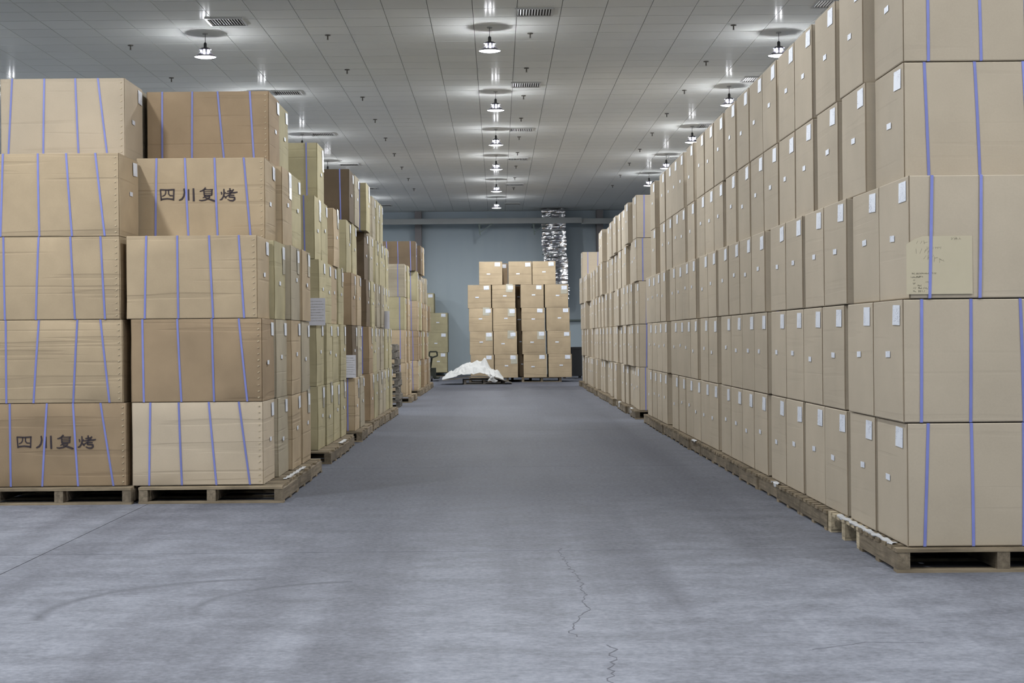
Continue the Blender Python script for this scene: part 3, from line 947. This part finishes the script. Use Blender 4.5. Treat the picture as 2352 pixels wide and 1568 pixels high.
# ------------------------------------------------------------------ pallets
PL = {}
for kind, (wx, wy) in {'old': ('wood_x', 'wood_y'), 'new': ('new_x', 'new_y'), 'dark': ('dark_x', 'dark_y')}.items():
    PL[kind] = {'deck': [MB().box(-.60, .60 - d, -.048, .048, 0, .021).mesh('deck_board', wx) for d in (0, .012, .02)],
                'string': MB().box(-.036, .036, -.495, .495, 0, .096).mesh('stringer', wy),
                'bottom': MB().box(-.60, .60, -.045, .045, 0, .019).mesh('bottom_board', wx),
                'block': MB().box(-.045, .045, -.05, .05, 0, .096).mesh('block', wy)}
prnd = random.Random(31)
def pallet(x, y, z, label, group, kind='old', rz=0.0, flip=False):
    """x, y: middle of the pallet on plan"""
    e = empty('wooden_pallet', (x, y, z), rz)
    P_ = PL[kind]
    for b in (-.45, 0, .45):
        put('bottom_board', P_['bottom'], e, (0, b, 0))
    if kind == 'new':
        for sx in (-.555, 0, .555):
            for b in (-.445, 0, .445):
                put('block', P_['block'], e, (sx, b, .0195))
    else:
        for sx in (-.562, 0, .562):
            put('stringer', P_['string'], e, (sx, 0, .0195), prnd.uniform(-.006, .006))
    for b in range(7):
        put('deck_board', prnd.choice(P_['deck']), e, (prnd.uniform(-.008, .002), -.45 + .15 * b, .116))
    tag(e, label, 'pallet', group)
    return e
for k in range(16):
    pallet(2.262 + .6 + prnd.uniform(-.012, .012), 9.07 + .5 + 1.0 * k, 0, ('pale new wooden pallet with open sides' if k == 1 else 'weathered wooden pallet') +
           ', %s under the tidy wall nearer the camera' % ORD[k + 1], 'pallets under the near tidy wall', 'new' if k == 1 else 'old', prnd.uniform(-.008, .008))
for k in range(18):
    pallet(2.25 + .6 + prnd.uniform(-.03, .03), 26.15 + .5 + 1.02 * k, 0, 'weathered wooden pallet, %s under the tidy wall beyond the gap' % ORD[k + 1],
           'pallets under the far tidy wall', 'old', prnd.uniform(-.01, .01))
for nm, xe, ylist in (('front aisle stack', -1.79, [13.27, 14.30, 15.33]), ('second stack along the aisle', -1.81, [17.35, 18.38, 19.41]),
                      ('third stack along the aisle', -1.80, [21.0, 22.03]), ('fourth stack along the aisle', -1.80, [23.45, 24.46]),
                      ('fifth stack along the aisle', -1.78, [25.47, 26.49, 27.51]), ('short stack past the empty pallets', -1.80, [33.7, 34.72]),
                      ('last stack along the aisle', -1.79, [37.4 + 1.02 * q for q in range(7)])):
    for k, y in enumerate(ylist):
        pallet(xe - .6 + prnd.uniform(-.015, .015), y + .5, 0, 'weathered wooden pallet, %s under the %s' % (ORD[k + 1], nm), 'pallets under the mixed stacks', 'old', prnd.uniform(-.01, .01))
for k, y in enumerate((13.25, 14.28)):
    pallet(-3.03 - .605, y + .5, 0, 'weathered wooden pallet, %s under the stack at the picture edge' % ORD[k + 1], 'pallets under the mixed stacks')
for k, x in enumerate((-.27, 1.32)):
    pallet(x, FY + .56, 0, 'wooden pallet under the far block of cartons, ' + ('behind the white heap' if k == 0 else 'towards the foil duct'), 'pallets under the far block')
pallet(.45, FY + 1.22 + .56, 0, 'wooden pallet behind the far block of cartons', 'pallets under the far block')
pallet(-2.3, GY + .6, 0, 'wooden pallet under the cartons by the end wall', 'pallets by the end wall')
for k in range(9):
    pallet(-1.93 - .6 - (.035 if k > 4 else 0) + prnd.uniform(-.02, .02), 31.3 + .5, .1375 * k, 'dark empty wooden pallet, %s from the floor in the empty pallet stack' % ORD[k + 1],
           'stack of empty pallets', 'dark', prnd.uniform(-.03, .03))
# heap pallet
hp = pallet(-.42, 47.0, 0, 'dark pallet carrying the white crumpled sheet heap', 'heap pallet', 'dark', .05)

# ------------------------------------------------------------------ white heap on a warped board
def grid_slab(name, mat, fx, x0, x1, y0, y1, nx_, ny_, th, parent=None, smooth=True):
    mb = MB()
    for lay in (0, 1):
        for j in range(ny_ + 1):
            for i in range(nx_ + 1):
                x = x0 + (x1 - x0) * i / nx_; y = y0 + (y1 - y0) * j / ny_
                X, Y, Z = fx(x, y)
                mb.v.append((X, Y, Z - (th if lay == 0 else 0)))
    q = (nx_ + 1) * (ny_ + 1)
    for j in range(ny_):
        for i in range(nx_):
            a = j * (nx_ + 1) + i
            mb.f.append((a, a + nx_ + 1, a + nx_ + 2, a + 1))
            mb.f.append((q + a, q + a + 1, q + a + nx_ + 2, q + a + nx_ + 1))
    for i in range(nx_):
        for a, b in ((i, i + 1), (ny_ * (nx_ + 1) + i, ny_ * (nx_ + 1) + i + 1)):
            mb.f.append((a, b, q + b, q + a))
    for j in range(ny_):
        for a, b in ((j * (nx_ + 1), (j + 1) * (nx_ + 1)), (j * (nx_ + 1) + nx_, (j + 1) * (nx_ + 1) + nx_)):
            mb.f.append((a, b, q + b, q + a))
    return mb.build(name, mat, parent, smooth)
def board_z(x, y):
    pts = [(-1.62, .135), (-1.2, .17), (-.8, .235), (-.45, .235), (0.0, .17), (.42, .03)]
    for (a, za), (b, zb) in zip(pts, pts[1:]):
        if x <= b: return za + (zb - za) * (x - a) / (b - a)
    return .03
bd = grid_slab('warped_board', 'dark_x', lambda x, y: (x, y, board_z(x, y) + .012 * math.sin(3 * y)), -1.60, .40, 46.35, 47.55, 20, 8, .022)
tag(bd, 'dark warped board sagging over the pallet under the white heap', 'board')
def heap(x, y):
    b = board_z(x, y) + .014
    g = lambda cx, cy, rx, ry, hgt: hgt * math.exp(-(((x - cx) / rx) ** 2 + ((y - cy) / ry) ** 2))
    hgt = g(-.95, 46.95, .36, .42, .26) + g(-.50, 46.95, .26, .38, .27) + g(-.38, 46.85, .085, .12, .20) + g(-.12, 46.9, .22, .3, .13) + g(-1.4, 46.9, .2, .25, .05)
    p = Vector((x * 3.2, y * 3.2, 3.1))
    n1 = abs(noise.noise(p)); n2 = abs(noise.noise(p * 2.3))
    fold = (.55 - n1) * .16 + (.4 - n2) * .09
    edge = min(1, max(0, hgt / .08))
    return (x, y, b + hgt + fold * edge)
hb = grid_slab('crumpled_sheet', 'sack', heap, -1.62, .16, 46.42, 47.45, 90, 56, .01)
for p in hb.data.polygons: p.use_smooth = True
tag(hb, 'white crumpled sheet heaped on a low board at the aisle end', 'sheet heap')
def flap(u, v):
    x = -.30 + .20 * u + .05 * math.sin(5 * v + 2 * u)
    z = .26 - .17 * v + .03 * math.sin(7 * u)
    y = 46.36 - .05 * v + .03 * math.sin(9 * u + 3 * v)
    return (x + (.06 * v), y, z)
fo = grid_slab('sheet_flap', 'sack', lambda x, y: flap(x, y), 0, 1, 0, 1, 12, 10, .006)
fo.parent = hb
fo.name = 'flap'

# ------------------------------------------------------------------ hand pallet truck at the end of the mixed stacks
def hand_truck():
    e = empty('hand_pallet_truck', (-2.14, 50.2, 0))
    for s in (-1, 1):
        MB().box(s * .2 - .08, s * .2 + .08, .15, 1.25, .07, .12).build('fork', 'truck', e)
        MB().lathe([(.001, -.03), (.09, -.03), (.09, .03), (.001, .03)], 16).build('wheel', 'black', e).rotation_euler = (0, R(90), 0)
        bpy.context.scene.collection.objects[-1].location = (s * .07, .0, .09)
    MB().box(-.2, .2, .08, .26, .10, .42).build('pump_body', 'truck', e)
    MB().bar((0, .05, .30), (.08, -.12, .78), .06, .06).build('handle_shaft', 'truck', e)
    h_ = MB()
    pts = [(.08, -.12, .74), (.0, -.14, .80), (.02, -.15, .93), (.24, -.15, .93), (.26, -.14, .80)]
    for a, b in zip(pts, pts[1:] + pts[:1]): h_.bar(a, b, .045, .045)
    h_.build('handle_loop', 'truck', e)
    tag(e, 'dark green hand pallet truck half hidden behind the last mixed stack', 'pallet truck')
hand_truck()

# ------------------------------------------------------------------ dark objects in the shadow behind the tidy wall
def dark_bin():
    e = empty('waste_bin', (2.42, 52.5, 0))
    MB().box(-.32, .32, -.28, .28, .08, .95).build('bin_body', 'black', e)
    MB().box(-.35, .35, -.31, .31, .95, 1.02).build('bin_lid', 'black', e)
    for s in (-1, 1):
        MB().box(s * .25 - .04, s * .25 + .04, -.2, .2, 0, .10).build('foot', 'black', e)
    tag(e, 'black bin in the shadow between the far cartons and the tidy wall', 'bin')
dark_bin()
pr = empty('wall_pipe', (3.0, 58.2, 1.95))
MB().bar((-1.2, 0, 0), (3.5, 0, 0), .06, .06).build('pipe', 'bracket', pr)
for x in (-1.0, .6, 2.4):
    MB().box(x - .03, x + .03, -.03, .09, -.05, .05).build('pipe_clip', 'bracket', pr)
tag(pr, 'dark horizontal pipe low on the end wall behind the tidy wall', 'pipe')

# ------------------------------------------------------------------ papers
def sheet(name, x0, x1, y, z0, z1, mat, label, cat, rz=0, bend=.0, cut=0.0):
    mb = MB()
    n = 8
    wd = x1 - x0
    for lay in (0, 1):
        for j in (0, 1):
            for i in range(n + 1):
                t = i / n
                z = (z0 if j == 0 else z1) - (cut * max(0, 1 - t * 5) if j else 0)
                mb.v.append(((t - .5) * wd, -bend * math.sin(math.pi * t) - (.0018 if lay else 0), z - z0))
    q = 2 * (n + 1)
    for i in range(n):
        a = i
        for o_ in (0, q):
            mb.f.append((o_ + a, o_ + a + 1, o_ + a + n + 2, o_ + a + n + 1))
        mb.f.append((a, a + 1, q + a + 1, q + a)); mb.f.append((n + 1 + a, n + 2 + a, q + n + 2 + a, q + n + 1 + a))
    for i in (0, n):
        mb.f.append((i, n + 1 + i, q + n + 1 + i, q + i))
    o = mb.build(name, mat)
    o.location = ((x0 + x1) / 2, y, z0)
    o.rotation_euler = (0, 0, rz)
    tag(o, label, cat)
    return o
def lines(parent, rows, wd, mat, name, y, seed, zt, x0):
    r_ = random.Random(seed)
    mb = MB()
    for (lx, lz, length, ht) in rows:
        x = lx
        while x < lx + length:
            a = r_.uniform(.4, 1.0) * ht
            mb.bar((x, y, lz - a / 2), (x + r_.uniform(-.3, .5) * ht, y, lz + a / 2), wd, wd)
            if r_.random() < .5:
                mb.bar((x, y, lz + r_.uniform(-.4, .4) * ht), (x + ht * .6, y, lz + r_.uniform(-.4, .4) * ht), wd, wd)
            x += ht * r_.uniform(.5, 1.0)
    o = mb.build(name, mat, parent)
    return o
for k, (x1, y, z0, wh) in enumerate(((-1.872, 17.47, 1.50, 'second'), (-1.862, 21.07, .84, 'third'))):
    s = sheet('notice_sheet', x1 - .21, x1, y, z0, z0 + .297, 'notice', 'white paper notice taped to the front of the %s stack along the aisle' % wh, 'notice', R(4), .006)
    lines(s, [(-.08 + .02 * (i % 2), .26 - .03 * i, .15, .008) for i in range(8)], .0015, 'pen', 'writing', -.009, 3 + k, 0, 0)
s = sheet('notice_sheet', -1.90, -1.80, 26.9, 1.51, 1.81, 'notice', 'white paper notice hanging off the fifth stack along the aisle', 'notice', R(-25), .01)

# kraft card tucked under the straps of the tan carton
ks = sheet('kraft_card', 2.325, 2.325 + .375, 9.1238, 1.575, 1.905, 'sheet', 'yellowish kraft card with pen notes tucked under blue straps', 'card', 0, .0, .045)
lines(ks, [(-.13, .295, .05, .03), (.07, .315, .05, .018), (-.13, .245, .08, .03), (-.07, .262, .09, .018), (-.09, .21, .08, .03), (-.03, .19, .06, .03)], .0012, 'pen', 'pen_notes', -.0022, 21, 0, 0)
lines(ks, [(-.155, .118, .14, .010), (-.165, .098, .05, .010), (-.125, .100, .03, .010), (-.15, .08, .01, .010), (-.15, .062, .012, .01), (-.125, .05, .02, .01),
           (-.15, .036, .012, .012), (-.12, .036, .07, .014), (-.15, .018, .01, .01), (-.12, .018, .03, .014), (-.08, .07, .012, .008)], .0018, 'pen', 'pen_notes', -.0022, 22, 0, 0)

# ------------------------------------------------------------------ scraps of white film on the pallet edges
def film(pts, drop, seed, label):
    r_ = random.Random(seed)
    mb = MB()
    n = len(pts)
    P = []
    for a, b in zip(pts, pts[1:]):
        m_ = max(3, int(math.dist(a, b) / .03))
        for i in range(m_): P.append(tuple(a[q] + (b[q] - a[q]) * i / m_ for q in range(3)))
    P.append(pts[-1])
    sgn = -1 if pts[0][0] > 0 else 1
    nw = 6
    for lay in (0, 1):
        for i, (x, y, z) in enumerate(P):
            e = .15 + .85 * abs(noise.noise(Vector((i * .23, seed * 3.1, 0)))) * 1.8 * (r_.random() * .4 + .6) if lay == 0 else D_[i]
            if lay == 0:
                if i == 0: D_ = []
                D_.append(e)
            for j in range(nw):
                t = j / (nw - 1)
                if t < .5:
                    xx, zz = x + sgn * (t * 2) * (.028 + .02 * noise.noise(Vector((i * .3, seed, 4)))), z + .003 + .004 * math.sin(i * .9 + seed)
                else:
                    xx, zz = x + sgn * (.034 + .02 * noise.noise(Vector((i * .3, seed, 4)))), z + .004 - (t - .5) * 2 * drop * e
                mb.v.append((xx + sgn * lay * .002, y + .01 * math.sin(i + j), zz + lay * .002))
    q = len(P) * nw
    for i in range(len(P) - 1):
        for j in range(nw - 1):
            a = i * nw + j
            mb.f.append((a, a + 1, a + nw + 1, a + nw)); mb.f.append((q + a, q + a + 1, q + a + nw + 1, q + a + nw))
        for j in (0, nw - 1):
            a = i * nw + j
            mb.f.append((a, a + nw, q + a + nw, q + a))
    o = mb.build('film_scrap', 'film', None, True)
    tag(o, label, 'plastic scrap', 'white film scraps on pallet edges')
film([(2.295, 9.25, .14), (2.29, 10.0, .14), (2.295, 10.75, .14)], .026, 1, 'long ragged white film scrap on the front pallets of the tidy wall')
film([(2.29, 13.0, .14), (2.29, 13.3, .14)], .05, 2, 'small white film scrap on the fourth and fifth pallet of the tidy wall')
film([(2.285, 18.4, .14), (2.285, 18.75, .14)], .06, 3, 'white film scrap midway along the near tidy wall')
film([(2.27, 26.9, .14), (2.27, 27.3, .14)], .14, 4, 'white film hanging to the floor by the front of the far tidy wall')
film([(2.27, 29.6, .14), (2.27, 29.9, .14)], .13, 5, 'white film hanging from the fourth pallet of the far tidy wall')
film([(-1.87, 13.9, .14), (-1.86, 15.2, .14)], .012, 6, 'flat white film strip on the front aisle stack pallets')
film([(-1.86, 18.6, .14), (-1.86, 19.3, .14)], .03, 7, 'white film strip on the second stack pallets')
